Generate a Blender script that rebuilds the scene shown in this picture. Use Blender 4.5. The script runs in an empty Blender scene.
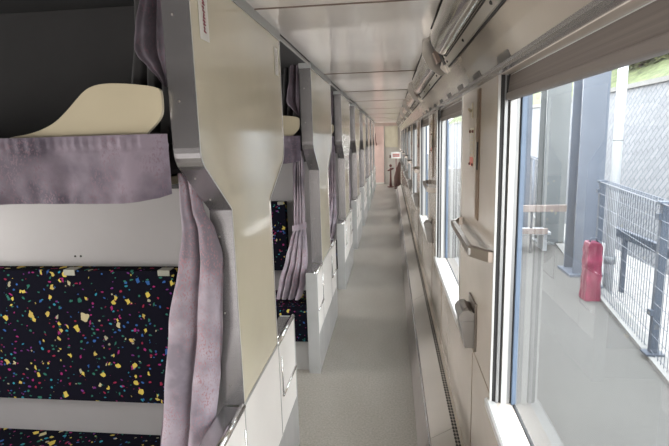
import bpy, bmesh, math, random
from mathutils import Vector, Matrix, noise
random.seed(7)
C = bpy.context.scene.collection
SC = bpy.context.scene
PI = math.pi

# ------------------------------------------------------------------ materials
def mat(name):
    m = bpy.data.materials.new(name); m.use_nodes = True
    nt = m.node_tree
    b = nt.nodes['Principled BSDF']
    return m, nt, b

def N(nt, t, **kw):
    n = nt.nodes.new(t)
    for k, v in kw.items(): setattr(n, k, v)
    return n

def coords(nt, scale=(1, 1, 1)):
    tc = N(nt, 'ShaderNodeTexCoord'); mp = N(nt, 'ShaderNodeMapping')
    mp.inputs['Scale'].default_value = scale
    nt.links.new(tc.outputs['Object'], mp.inputs['Vector'])
    return mp.outputs['Vector']

def ramp(nt, stops, interp='LINEAR'):
    r = N(nt, 'ShaderNodeValToRGB'); cr = r.color_ramp; cr.interpolation = interp
    while len(cr.elements) < len(stops): cr.elements.new(0.5)
    for e, (p, c) in zip(cr.elements, stops):
        e.position = p; e.color = (c[0], c[1], c[2], 1)
    return r

def plain(name, col, rough=.5, metal=0, var=.06, scale=(6, 6, 6), bump=0, bscale=60, coat=0, detail=4, spec=.5):
    m, nt, b = mat(name)
    v = coords(nt, scale)
    n = N(nt, 'ShaderNodeTexNoise'); n.inputs['Scale'].default_value = 1; n.inputs['Detail'].default_value = detail
    nt.links.new(v, n.inputs['Vector'])
    lo = [c*(1-var) for c in col]; hi = [min(1, c*(1+var)) for c in col]
    r = ramp(nt, [(.3, lo), (.7, hi)])
    nt.links.new(n.outputs['Fac'], r.inputs['Fac']); nt.links.new(r.outputs['Color'], b.inputs['Base Color'])
    b.inputs['Roughness'].default_value = rough; b.inputs['Metallic'].default_value = metal
    b.inputs['Specular IOR Level'].default_value = spec
    if coat: b.inputs['Coat Weight'].default_value = coat; b.inputs['Coat Roughness'].default_value = .08
    if bump:
        v2 = coords(nt, (bscale,)*3)
        n2 = N(nt, 'ShaderNodeTexNoise'); n2.inputs['Scale'].default_value = 1; n2.inputs['Detail'].default_value = 3
        nt.links.new(v2, n2.inputs['Vector'])
        bp = N(nt, 'ShaderNodeBump'); bp.inputs['Strength'].default_value = bump; bp.inputs['Distance'].default_value = .01
        nt.links.new(n2.outputs['Fac'], bp.inputs['Height']); nt.links.new(bp.outputs['Normal'], b.inputs['Normal'])
    return m

def wavy(name, col, rough, wave, wscale, coat=0, spec=.5, metal=0, var=.05):
    """glossy sheet whose surface is very slightly uneven, so reflections wobble"""
    m = plain(name, col, rough, metal, var, (3, 3, 3), coat=coat, spec=spec)
    nt = m.node_tree; b = nt.nodes['Principled BSDF']
    v = coords(nt, wscale)
    n = N(nt, 'ShaderNodeTexNoise'); n.inputs['Scale'].default_value = 1; n.inputs['Detail'].default_value = 2
    nt.links.new(v, n.inputs['Vector'])
    bp = N(nt, 'ShaderNodeBump'); bp.inputs['Strength'].default_value = wave; bp.inputs['Distance'].default_value = .02
    nt.links.new(n.outputs['Fac'], bp.inputs['Height'])
    nt.links.new(bp.outputs['Normal'], b.inputs['Normal'])
    if coat: nt.links.new(bp.outputs['Normal'], b.inputs['Coat Normal'])
    return m

M = {}
M['cream'] = wavy('cream_melamine', (.62, .565, .435), .14, .05, (2.5, 2.5, 2.5), coat=.4)
M['white_panel'] = wavy('white_melamine', (.74, .71, .68), .3, .04, (3, 3, 3))
M['wall'] = wavy('beige_melamine', (.60, .535, .475), .15, .12, (2.5, 2.5, 5), coat=.4)
M['wall_pillar'] = M['wall']
M['ceil'] = wavy('ceiling_sheet', (.90, .865, .835), .17, .10, (9, .6, 1), coat=.4)
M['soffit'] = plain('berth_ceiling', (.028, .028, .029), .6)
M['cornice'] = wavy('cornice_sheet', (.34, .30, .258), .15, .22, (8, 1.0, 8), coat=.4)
M['steel'] = plain('brushed_steel', (.47, .46, .47), .26, .85, .04, (3, 3, 160))
M['steel_low'] = plain('painted_grey_steel', (.46, .47, .47), .4, .35, .06)
M['kick'] = plain('grey_kick_plate', (.40, .395, .385), .42, .2, .1, (10, 10, 3))
M['chrome'] = plain('chrome', (.70, .70, .70), .16, 1, .03)
M['dull_chrome'] = plain('dull_chrome', (.28, .27, .26), .4, .45, .08)
M['cornreflect'] = plain('dark_reflection_patch', (.10, .095, .09), .45)
M['alu_dark'] = plain('dull_aluminium', (.33, .31, .285), .3, .7)
M['lip'] = plain('pale_edge_lip', (.62, .61, .58), .3, .2)
M['kick2'] = plain('dark_heater_front', (.25, .225, .21), .4, 0, .08)
M['heater'] = wavy('heater_top', (.43, .40, .365), .35, .04, (3, 3, 3))
M['alu'] = wavy('polished_aluminium', (.58, .545, .49), .12, .35, (14, 1.2, 14), metal=.85)
M['alu_flange'] = plain('aluminium_flange', (.60, .565, .51), .3, .7)
M['bronze'] = wavy('bronze_chrome', (.24, .21, .185), .34, .06, (5, 5, 5), metal=.7)
M['white_frame'] = plain('white_aluminium', (.50, .50, .49), .35, .1, .02)
M['grey_frame'] = plain('grey_aluminium', (.28, .285, .29), .3, .5, .03)
M['black'] = plain('black_rubber', (.012, .012, .013), .6)
M['bluereflect'] = plain('blue_edge_reflection', (.12, .165, .235), .4)
M['dark'] = plain('dark_seam', (.03, .028, .027), .8)  # dark colour shared by the cover seams and screws
M['brown'] = plain('brown_recess', (.20, .15, .125), .6)
M['slot'] = plain('brown_groove', (.17, .115, .075), .6)
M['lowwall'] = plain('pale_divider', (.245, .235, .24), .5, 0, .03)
M['upwall_shade'] = plain('shaded_charcoal_divider', (.021, .020, .021), .7, 0, .15)  # shade of the upper berths put into the divider's colour
M['guard'] = plain('cream_plastic', (.50, .445, .32), .28, 0, .04, coat=.4)
M['blind'] = plain('taupe_blind', (.125, .106, .095), .8, 0, .18, (1, 1, 220))
M['blindbar'] = plain('taupe_rail', (.15, .13, .118), .5, 0, .05)
M['pink'] = plain('salmon_door', (.66, .50, .46), .4, 0, .04)
M['pinkband'] = plain('pinkish_header', (.50, .40, .36), .4)
M['endcream'] = plain('end_cream', (.56, .54, .43), .3, 0, .05)
M['endwhite'] = plain('end_white', (.50, .49, .46), .35, 0, .05)
M['board'] = plain('white_board', (.92, .90, .87), .5, 0, .02)
M['paper'] = plain('white_label', (.72, .70, .66), .5, 0, .02)
M['red_ink'] = plain('red_ink', (.34, .05, .08), .6)
M['black_ink'] = plain('black_ink', (.05, .05, .06), .6)
M['signred'] = plain('sign_red', (.55, .16, .13), .5)
M['maroon'] = plain('maroon', (.12, .035, .03), .5)
M['brass'] = plain('brass', (.40, .33, .22), .4, .5)
M['brownfabric'] = plain('brown_fabric', (.16, .10, .09), .9)
M['mattress'] = plain('dark_mattress', (.05, .045, .05), .9)
M['clip'] = plain('grey_clip', (.27, .27, .225), .4, .5)

def fabric(name, a, b_, speck, sc=9):
    m, nt, b = mat(name)
    v = coords(nt, (sc, sc, sc))
    n = N(nt, 'ShaderNodeTexNoise'); n.inputs['Scale'].default_value = 1; n.inputs['Detail'].default_value = 5
    nt.links.new(v, n.inputs['Vector'])
    r = ramp(nt, [(.40, a), (.60, b_)]); nt.links.new(n.outputs['Fac'], r.inputs['Fac'])
    v2 = coords(nt, (220, 220, 130)); n2 = N(nt, 'ShaderNodeTexNoise'); n2.inputs['Scale'].default_value = 1; n2.inputs['Detail'].default_value = 2
    nt.links.new(v2, n2.inputs['Vector'])
    v3 = coords(nt, (11, 11, 7)); n3 = N(nt, 'ShaderNodeTexNoise'); n3.inputs['Scale'].default_value = 1; n3.inputs['Detail'].default_value = 3
    nt.links.new(v3, n3.inputs['Vector'])
    r2 = ramp(nt, [(.52, (0, 0, 0)), (.62, (1, 1, 1))]); nt.links.new(n2.outputs['Fac'], r2.inputs['Fac'])
    r3 = ramp(nt, [(.42, (0, 0, 0)), (.58, (1, 1, 1))]); nt.links.new(n3.outputs['Fac'], r3.inputs['Fac'])
    mul = N(nt, 'ShaderNodeMath', operation='MULTIPLY')
    nt.links.new(r2.outputs['Color'], mul.inputs[0]); nt.links.new(r3.outputs['Color'], mul.inputs[1])
    mx = N(nt, 'ShaderNodeMix', data_type='RGBA')
    nt.links.new(mul.outputs[0], mx.inputs['Factor']); nt.links.new(r.outputs['Color'], mx.inputs['A'])
    mx.inputs['B'].default_value = (*speck, 1)
    nt.links.new(mx.outputs['Result'], b.inputs['Base Color'])
    b.inputs['Roughness'].default_value = .85; b.inputs['Sheen Weight'].default_value = .05
    bp = N(nt, 'ShaderNodeBump'); bp.inputs['Strength'].default_value = .25; bp.inputs['Distance'].default_value = .012
    nt.links.new(n.outputs['Fac'], bp.inputs['Height']); nt.links.new(bp.outputs['Normal'], b.inputs['Normal'])
    return m
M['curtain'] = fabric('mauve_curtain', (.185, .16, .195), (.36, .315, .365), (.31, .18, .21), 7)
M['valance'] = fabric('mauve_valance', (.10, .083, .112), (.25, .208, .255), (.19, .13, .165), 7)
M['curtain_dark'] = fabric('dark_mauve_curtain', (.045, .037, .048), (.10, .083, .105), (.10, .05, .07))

def terrazzo():
    m, nt, b = mat('black_confetti_moquette')
    L = nt.links.new
    tc = N(nt, 'ShaderNodeTexCoord')
    dn = N(nt, 'ShaderNodeTexNoise'); dn.inputs['Scale'].default_value = 38; dn.inputs['Detail'].default_value = 1
    L(tc.outputs['Object'], dn.inputs['Vector'])
    ad = N(nt, 'ShaderNodeMixRGB'); ad.blend_type = 'LINEAR_LIGHT'; ad.inputs['Fac'].default_value = .010
    L(tc.outputs['Object'], ad.inputs['Color1']); L(dn.outputs['Color'], ad.inputs['Color2'])
    base = (.006, .006, .011)
    prev = None
    def layer(prev, off, sc, thr, stops, metric, rot):
        mp = N(nt, 'ShaderNodeMapping'); mp.inputs['Location'].default_value = off; mp.inputs['Scale'].default_value = sc
        mp.inputs['Rotation'].default_value = rot
        L(ad.outputs['Color'], mp.inputs['Vector'])
        vo = N(nt, 'ShaderNodeTexVoronoi', feature='F1', distance=metric); vo.inputs['Scale'].default_value = 1
        vo.inputs['Randomness'].default_value = .85
        L(mp.outputs['Vector'], vo.inputs['Vector'])
        sx = N(nt, 'ShaderNodeSeparateColor'); L(vo.outputs['Color'], sx.inputs['Color'])
        t = N(nt, 'ShaderNodeMath', operation='MULTIPLY'); L(sx.outputs['Green'], t.inputs[0]); t.inputs[1].default_value = thr*.7
        t2 = N(nt, 'ShaderNodeMath', operation='ADD'); L(t.outputs[0], t2.inputs[0]); t2.inputs[1].default_value = thr*.45
        lt = N(nt, 'ShaderNodeMath', operation='LESS_THAN'); L(vo.outputs['Distance'], lt.inputs[0]); L(t2.outputs[0], lt.inputs[1])
        cr = ramp(nt, stops, 'CONSTANT'); L(sx.outputs['Red'], cr.inputs['Fac'])
        mx = N(nt, 'ShaderNodeMix', data_type='RGBA'); L(lt.outputs[0], mx.inputs['Factor'])
        if prev is None: mx.inputs['A'].default_value = (*base, 1)
        else: L(prev, mx.inputs['A'])
        L(cr.outputs['Color'], mx.inputs['B'])
        return mx.outputs['Result']
    P_, B_, G_, Y_, W_, R_ = (.25, .025, .12), (.03, .09, .26), (.03, .13, .10), (.50, .39, .08), (.30, .28, .2), (.22, .02, .05)
    V_ = (.13, .03, .15)
    prev = layer(prev, (0, 0, 0), (43, 43, 56), .265, [(0, P_), (.17, B_), (.31, G_), (.5, R_), (.62, V_), (.76, G_), (.85, (.03, .22, .3)), (.95, W_)], 'EUCLIDEAN', (0, .6, 0))
    prev = layer(prev, (3.3, 1.7, 5.1), (33, 33, 22), .225, [(0, P_), (.22, B_), (.4, W_), (.5, G_), (.7, R_), (.85, Y_)], 'MANHATTAN', (0, -.5, 0))
    prev = layer(prev, (7.7, 2.9, 1.1), (18.5, 18.5, 13), .35, [(0, Y_), (.5, (.45, .34, .09)), (.8, (.42, .37, .22))], 'MANHATTAN', (0, .45, 0))
    prev = layer(prev, (1.9, 8.3, 4.4), (16, 16, 13.5), .20, [(0, Y_), (.6, (.45, .34, .09))], 'MANHATTAN', (0, -.3, 0))
    L(prev, b.inputs['Base Color'])
    b.inputs['Roughness'].default_value = .95; b.inputs['Specular IOR Level'].default_value = .03
    return m
M['terrazzo'] = terrazzo()

def floor_mat():
    m, nt, b = mat('speckled_vinyl_floor'); L = nt.links.new
    v = coords(nt, (90, 90, 90)); n = N(nt, 'ShaderNodeTexNoise'); n.inputs['Scale'].default_value = 1; n.inputs['Detail'].default_value = 5; n.inputs['Roughness'].default_value = .8
    L(v, n.inputs['Vector'])
    r = ramp(nt, [(.30, (.165, .151, .13)), (.5, (.245, .228, .20)), (.7, (.33, .308, .275))]); L(n.outputs['Fac'], r.inputs['Fac'])
    v2 = coords(nt, (2.5, 1.3, 1)); n2 = N(nt, 'ShaderNodeTexNoise'); n2.inputs['Scale'].default_value = 1; n2.inputs['Detail'].default_value = 4
    L(v2, n2.inputs['Vector'])
    r2 = ramp(nt, [(.3, (.82, .80, .78)), (.7, (1, 1, 1))]); L(n2.outputs['Fac'], r2.inputs['Fac'])
    mx = N(nt, 'ShaderNodeMixRGB'); mx.blend_type = 'MULTIPLY'; mx.inputs['Fac'].default_value = 1
    L(r.outputs['Color'], mx.inputs['Color1']); L(r2.outputs['Color'], mx.inputs['Color2']); L(mx.outputs['Color'], b.inputs['Base Color'])
    b.inputs['Roughness'].default_value = .38
    return m
M['floor'] = floor_mat()

def platform_mat():
    m, nt, b = mat('platform_asphalt'); L = nt.links.new
    v = coords(nt, (55, 55, 55)); n = N(nt, 'ShaderNodeTexNoise'); n.inputs['Scale'].default_value = 1; n.inputs['Detail'].default_value = 6; n.inputs['Roughness'].default_value = .8
    L(v, n.inputs['Vector'])
    r = ramp(nt, [(.3, (.054, .053, .049)), (.7, (.088, .086, .080))]); L(n.outputs['Fac'], r.inputs['Fac'])
    v2 = coords(nt, (1.1, .8, 1)); n2 = N(nt, 'ShaderNodeTexNoise'); n2.inputs['Scale'].default_value = 1; n2.inputs['Detail'].default_value = 3
    L(v2, n2.inputs['Vector'])
    r2 = ramp(nt, [(.3, (.85, .85, .85)), (.7, (1, 1, 1))]); L(n2.outputs['Fac'], r2.inputs['Fac'])
    mx = N(nt, 'ShaderNodeMixRGB'); mx.blend_type = 'MULTIPLY'; mx.inputs['Fac'].default_value = 1
    L(r.outputs['Color'], mx.inputs['Color1']); L(r2.outputs['Color'], mx.inputs['Color2']); L(mx.outputs['Color'], b.inputs['Base Color'])
    b.inputs['Roughness'].default_value = .9
    return m
M['platform'] = platform_mat()
M['platform_edge'] = plain('pale_concrete', (.16, .16, .155), .9, 0, .1)

def stone_mat():
    m, nt, b = mat('diagonal_block_masonry'); L = nt.links.new
    tc = N(nt, 'ShaderNodeTexCoord')
    sp = N(nt, 'ShaderNodeSeparateXYZ'); L(tc.outputs['Object'], sp.inputs[0])
    cb = N(nt, 'ShaderNodeCombineXYZ'); L(sp.outputs['Y'], cb.inputs['X']); L(sp.outputs['Z'], cb.inputs['Y'])
    mp = N(nt, 'ShaderNodeMapping'); mp.inputs['Rotation'].default_value = (0, 0, math.radians(45)); L(cb.outputs[0], mp.inputs['Vector'])
    br = N(nt, 'ShaderNodeTexBrick'); br.offset = .5; br.inputs['Scale'].default_value = 1
    br.inputs['Brick Width'].default_value = .26; br.inputs['Row Height'].default_value = .105
    br.inputs['Mortar Size'].default_value = .014; br.inputs['Mortar Smooth'].default_value = .4
    br.inputs['Color1'].default_value = (0.183, 0.191, 0.204, 1); br.inputs['Color2'].default_value = (0.149, 0.157, 0.170, 1); br.inputs['Mortar'].default_value = (0.105, 0.114, 0.128, 1)
    L(mp.outputs['Vector'], br.inputs['Vector']); L(br.outputs['Color'], b.inputs['Base Color'])
    b.inputs['Roughness'].default_value = .9
    return m
M['stone'] = stone_mat()
M['grass'] = plain('hill_grass', (.085, .105, .045), .95, 0, .55, (7, 7, 7), detail=8)
M['path'] = plain('pale_slope_path', (.20, .19, .15), .95, 0, .2)
M['leaf'] = plain('leaf_green', (.07, .10, .05), .7, 0, .6, (9, 9, 9))
M['leaf2'] = plain('leaf_yellow_green', (.14, .155, .055), .7, 0, .5, (9, 9, 9))
M['trunk'] = plain('bark', (.08, .06, .045), .9)
M['ground'] = plain('gravel_ground', (.26, .255, .245), .95, 0, .3, (30, 30, 30))
M['bluegrey'] = plain('blue_grey_paint', (.085, .102, .132), .45, 0, .06)
M['grey_col'] = plain('grey_green_paint', (.11, .122, .127), .45, 0, .06)
M['pole_white'] = plain('white_pole', (.33, .35, .37), .4, 0, .04)
M['fence'] = plain('fence_steel', (.055, .07, .095), .4, .3)
M['redbox'] = plain('red_vinyl', (.14, .014, .04), .3, 0, .35, (9, 9, 9), bump=.3, bscale=22)
M['plank'] = plain('weathered_plank', (.20, .165, .15), .8, 0, .1)

def glass_mat():
    m = bpy.data.materials.new('window_glass'); m.use_nodes = True; nt = m.node_tree; nt.nodes.clear(); L = nt.links.new
    out = N(nt, 'ShaderNodeOutputMaterial')
    tr = N(nt, 'ShaderNodeBsdfTransparent'); tr.inputs['Color'].default_value = (.90, .94, .96, 1)
    gl = N(nt, 'ShaderNodeBsdfGlossy'); gl.inputs['Roughness'].default_value = .01
    ge = N(nt, 'ShaderNodeNewGeometry'); dp = N(nt, 'ShaderNodeVectorMath', operation='DOT_PRODUCT')
    L(ge.outputs['Incoming'], dp.inputs[0]); L(ge.outputs['Normal'], dp.inputs[1])
    ab = N(nt, 'ShaderNodeMath', operation='ABSOLUTE'); L(dp.outputs['Value'], ab.inputs[0])
    om = N(nt, 'ShaderNodeMath', operation='SUBTRACT'); om.inputs[0].default_value = 1; L(ab.outputs[0], om.inputs[1])
    pw = N(nt, 'ShaderNodeMath', operation='POWER'); L(om.outputs[0], pw.inputs[0]); pw.inputs[1].default_value = 5
    fr = N(nt, 'ShaderNodeMath', operation='MULTIPLY_ADD'); L(pw.outputs[0], fr.inputs[0]); fr.inputs[1].default_value = .80; fr.inputs[2].default_value = .045
    tcn = N(nt, 'ShaderNodeTexNoise'); tcn.inputs['Scale'].default_value = 3
    mx = N(nt, 'ShaderNodeMixShader'); L(fr.outputs[0], mx.inputs[0]); L(tr.outputs[0], mx.inputs[1]); L(gl.outputs[0], mx.inputs[2])
    # thin pale diffuse film added over the pane to haze the view
    df = N(nt, 'ShaderNodeBsdfDiffuse'); df.inputs['Color'].default_value = (.8, .82, .84, 1)
    rp = ramp(nt, [(.3, (.03, .03, .03)), (.8, (.07, .07, .07))]); L(tcn.outputs['Fac'], rp.inputs['Fac'])
    m2 = N(nt, 'ShaderNodeMixShader'); L(rp.outputs['Color'], m2.inputs[0]); L(mx.outputs[0], m2.inputs[1]); L(df.outputs[0], m2.inputs[2])
    L(m2.outputs[0], out.inputs['Surface'])
    return m
M['glass'] = glass_mat()

def perf_mat():
    m, nt, b = mat('perforated_grille'); L = nt.links.new
    tc = N(nt, 'ShaderNodeTexCoord'); mp = N(nt, 'ShaderNodeMapping'); mp.inputs['Scale'].default_value = (110, 55, 1)
    mp.inputs['Rotation'].default_value = (0, 0, .785)
    L(tc.outputs['Object'], mp.inputs['Vector'])
    ck = N(nt, 'ShaderNodeTexChecker'); ck.inputs['Scale'].default_value = 1
    ck.inputs['Color1'].default_value = (.012, .012, .012, 1); ck.inputs['Color2'].default_value = (.30, .28, .26, 1)
    L(mp.outputs['Vector'], ck.inputs['Vector']); L(ck.outputs['Color'], b.inputs['Base Color'])
    b.inputs['Roughness'].default_value = .5
    return m
M['perf'] = perf_mat()

# ------------------------------------------------------------------ mesh helpers
def obj(name, bm, m, parent=None, smooth=False, label=None):
    me = bpy.data.meshes.new(name)
    bmesh.ops.recalc_face_normals(bm, faces=bm.faces[:])
    bm.to_mesh(me); bm.free()
    me.materials.append(M[m] if isinstance(m, str) else m)
    o = bpy.data.objects.new(name, me); C.objects.link(o)
    if smooth:
        for p in me.polygons: p.use_smooth = True
    if parent is not None:
        o.parent = parent
        o.matrix_parent_inverse = Matrix.Translation(-parent.location) if parent.parent is None else Matrix.Identity(4)
    if label: o['label'] = label
    return o

def thing(name, label, cat, loc=(0, 0, 0), group=None):
    o = bpy.data.objects.new(name, None); C.objects.link(o); o.location = loc; o.empty_display_size = .1
    o['label'] = label; o['category'] = cat
    if group: o['group'] = group
    return o

def tag(o, label, cat, group=None, kind=None):
    o['label'] = label; o['category'] = cat
    if group: o['group'] = group
    if kind: o['kind'] = kind
    return o

def struct(name, bm, m, parent=None, smooth=False):
    o = obj(name, bm, m, parent, smooth)
    if parent is None: o['kind'] = 'structure'
    return o

def box(bm, x0, x1, y0, y1, z0, z1, bev=0):
    x0, x1 = sorted((x0, x1)); y0, y1 = sorted((y0, y1)); z0, z1 = sorted((z0, z1))
    vs = [bm.verts.new((x, y, z)) for x in (x0, x1) for y in (y0, y1) for z in (z0, z1)]
    fs = [(0, 1, 3, 2), (4, 6, 7, 5), (0, 4, 5, 1), (2, 3, 7, 6), (0, 2, 6, 4), (1, 5, 7, 3)]
    faces = [bm.faces.new([vs[i] for i in f]) for f in fs]
    if bev:
        es = list({e for f in faces for e in f.edges})
        bmesh.ops.bevel(bm, geom=es, offset=bev, segments=2, profile=.5, affect='EDGES')
    return bm

def B(*a, **k):
    return box(bmesh.new(), *a, **k)

def prism(bm, pts, axis, a, b):
    """pts: 2-D outline; axis 'x' -> (y,z), 'y' -> (x,z), 'z' -> (x,y)"""
    def mk(p, t):
        if axis == 'x': return (t, p[0], p[1])
        if axis == 'y': return (p[0], t, p[1])
        return (p[0], p[1], t)
    va = [bm.verts.new(mk(p, a)) for p in pts]; vb = [bm.verts.new(mk(p, b)) for p in pts]
    bm.faces.new(va); bm.faces.new(list(reversed(vb)))
    n = len(pts)
    for i in range(n):
        j = (i+1) % n
        bm.faces.new([va[i], vb[i], vb[j], va[j]])
    return bm

def tube(bm, pts, r, seg=10, closed=False):
    pts = [Vector(p) for p in pts]; rings = []
    n = len(pts)
    up = Vector((0, 0, 1))
    for i, p in enumerate(pts):
        t = (pts[min(i+1, n-1)]-pts[max(i-1, 0)]).normalized()
        a = t.cross(up)
        if a.length < 1e-3: a = t.cross(Vector((0, 1, 0)))
        a.normalize(); b = a.cross(t).normalized()
        rr = r[i] if isinstance(r, (list, tuple)) else r
        rings.append([bm.verts.new(p+a*rr*math.cos(2*PI*k/seg)+b*rr*math.sin(2*PI*k/seg)) for k in range(seg)])
    for i in range(n-1):
        for k in range(seg):
            bm.faces.new([rings[i][k], rings[i][(k+1) % seg], rings[i+1][(k+1) % seg], rings[i+1][k]])
    bm.faces.new(rings[0]); bm.faces.new(list(reversed(rings[-1])))
    return bm

def ball(bm, c, r, seg=12):
    bmesh.ops.create_uvsphere(bm, u_segments=seg, v_segments=max(6, seg//2), radius=r, matrix=Matrix.Translation(c))
    return bm

def grid(bm, fn, nu, nv):
    vs = [[bm.verts.new(fn(i/nu, j/nv)) for j in range(nv+1)] for i in range(nu+1)]
    for i in range(nu):
        for j in range(nv):
            bm.faces.new([vs[i][j], vs[i+1][j], vs[i+1][j+1], vs[i][j+1]])
    return bm

def lerp(a, b, t): return a+(b-a)*t
def table(rows, z):
    """rows sorted by falling z; linear interpolation of all columns"""
    if z >= rows[0][0]: return rows[0][1:]
    for a, b in zip(rows, rows[1:]):
        if a[0] >= z >= b[0]:
            t = (a[0]-z)/(a[0]-b[0]); t = t*t*(3-2*t)*.5+t*.5
            return [lerp(p, q, t) for p, q in zip(a[1:], b[1:])]
    return rows[-1][1:]

def round_poly(pts, rad, seg=5):
    out = []
    n = len(pts)
    for i in range(n):
        p0, p1, p2 = Vector(pts[i-1]), Vector(pts[i]), Vector(pts[(i+1) % n])
        r = rad[i] if isinstance(rad, (list, tuple)) else rad
        if r <= 0: out.append(tuple(p1)); continue
        a = p1+(p0-p1).normalized()*r; b = p1+(p2-p1).normalized()*r
        for k in range(seg+1):
            t = k/seg
            q = a*(1-t)**2+p1*2*t*(1-t)+b*t*t
            out.append((q.x, q.y))
    return out

def inset(pts, d):
    n = len(pts); out = []
    area = sum(pts[i][0]*pts[(i+1) % n][1]-pts[(i+1) % n][0]*pts[i][1] for i in range(n))
    s = 1 if area > 0 else -1
    for i in range(n):
        p0, p1, p2 = Vector(pts[i-1]), Vector(pts[i]), Vector(pts[(i+1) % n])
        e1 = (p1-p0).normalized(); e2 = (p2-p1).normalized()
        n1 = Vector((-e1.y, e1.x))*s; n2 = Vector((-e2.y, e2.x))*s
        m = (n1+n2).normalized(); k = d/max(.3, m.dot(n1))
        out.append((p1.x+m.x*k, p1.y+m.y*k))
    return out

# ------------------------------------------------------------------ dimensions (metres)
ZC = 1.95            # corridor ceiling
XL, XLB = -.47, -.537
XW = .30             # window wall face
XWO = .372           # its outer face
PITCH = 1.78
WP = 1.83
NB = 8
YEND = 15.8
YB = -1.6
XO = -2.35           # outer wall behind the berths
def win_far(k): return 1.43+WP*k
WLEN = 1.13
ZS, ZT = .69, 1.66

# ------------------------------------------------------------------ shell
struct('floor', B(XO-.05, .42, YB, YEND+.1, -.06, 0), 'floor')
bm = bmesh.new()
box(bm, XL, .19, YB, YEND+.1, ZC, ZC+.05)
struct('ceiling', bm, 'ceil')
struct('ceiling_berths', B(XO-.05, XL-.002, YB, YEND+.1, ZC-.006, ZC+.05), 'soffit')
struct('trim_header', B(XL-.012, XL-.0025, YB, YEND, 1.930, ZC-.0065), 'kick')
for i, y in enumerate((1.74, 3.52, 4.9, 6.2, 7.9, 9.7, 11.5, 13.3)):
    bm = B(XL+.004, .178, y-.004, y+.004, ZC-.0035, ZC+.001)
    struct('trim_%d' % (i+1), bm, 'brown')
# window wall: one shell with openings
bm = bmesh.new()
box(bm, XW, XWO, YB, YEND+.1, 0, ZS-.005)
box(bm, XW, XWO, YB, YEND+.1, ZT, ZC+.05)
prev = YB
edges = []
for k in range(-1, NB):
    y1 = win_far(k); y0 = y1-WLEN
    y0 = max(y0, YB+.05)
    if y1 > YEND: break
    box(bm, XW, XWO, prev, y0, ZS-.005, ZT)
    edges.append((k, y0, y1)); prev = y1
box(bm, XW, XWO, prev, YEND+.1, ZS-.005, ZT)
struct('wall_right', bm, 'wall')
# thin joints of the wall sheets: upright at the pillars and one level line at sill height
n = 9
for (k, y0, y1) in edges:
    if k < 0: continue
    bm = bmesh.new()
    box(bm, XW-.0015, XW+.002, y1+.02, y1+.68, ZS+.012, ZS+.016)
    box(bm, XW-.0015, XW+.002, y1+.335, y1+.339, .215, ZS)
    box(bm, XW-.0015, XW+.002, y1-.35, y1-.346, .215, ZS-.03)
    struct('trim_%d' % n, bm, 'slot'); n += 1
# cornice: sloping sheet from the ceiling edge to the window heads, with a bright rail at its foot
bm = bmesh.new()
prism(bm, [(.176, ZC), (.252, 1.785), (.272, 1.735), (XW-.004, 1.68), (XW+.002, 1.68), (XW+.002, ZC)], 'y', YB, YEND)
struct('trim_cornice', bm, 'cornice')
bm = bmesh.new()
prism(bm, [(XW+.001, 1.662), (XW-.014, 1.664), (XW-.016, 1.672), (XW-.012, 1.684), (XW+.001, 1.686)], 'y', YB, YEND)
struct('trim_rail', bm, 'steel')
# outer wall on the far side of the berths, with a window in every bay
bm = bmesh.new()
box(bm, XO-.08, XO, YB, YEND+.1, 0, .75); box(bm, XO-.08, XO, YB, YEND+.1, 1.55, ZC)
prev = YB
for k in range(0, NB+1):
    c = .69+PITCH*k
    box(bm, XO-.08, XO, prev, c-.38, .75, 1.55); prev = c+.38
box(bm, XO-.08, XO, prev, YEND+.1, .75, 1.55)
struct('wall_left', bm, 'lowwall')
bm = bmesh.new()
box(bm, XO, .40, YB-.06, YB, 0, ZC+.05)
struct('wall_back', bm, 'brown')
struct('wall_unseen_bay_lower', B(XO, XLB-.003, -.20, -.16, .001, 1.345), 'lowwall')  # unseen divider behind the camera, added for the steel edges to reflect
struct('wall_unseen_bay_upper', B(XO, XLB-.003, -.20, -.16, 1.346, ZC-.008), 'upwall_shade')  # its dark upper half, added for the same reflection

# end of the corridor
struct('wall_end', B(-.72, .40, YEND, YEND+.08, 0, ZC+.05), 'endwhite')
EY = YEND-.002
bm = B(-.21, .215, YEND-.02, EY, 1.18, 1.84); struct('trim_end_upper', bm, 'endcream')
bm = B(-.54, .30, YEND-.03, EY, 1.855, ZC-.002); struct('trim_end_header', bm, 'pinkband')
d = B(-.53, -.225, YEND-.03, EY, 0.03, 1.845); d = struct('door_1', d, 'pink')
struct('door_frame', B(-.222, -.205, YEND-.035, EY, 0, 1.85), 'grey_frame', d)
struct('door_kick_plate', B(-.53, -.225, YEND-.034, YEND-.031, 0, .06), 'paper', d)
# hooked dark shadow, put in as a dark bar on the door
bm = bmesh.new(); tube(bm, [(-.5, YEND-.03, 1.62), (-.5, YEND-.08, 1.55), (-.48, YEND-.08, 1.35), (-.46, YEND-.03, 1.25)], .016, 8)
struct('door_shadow_bar', bm, 'maroon', d, True)

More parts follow.
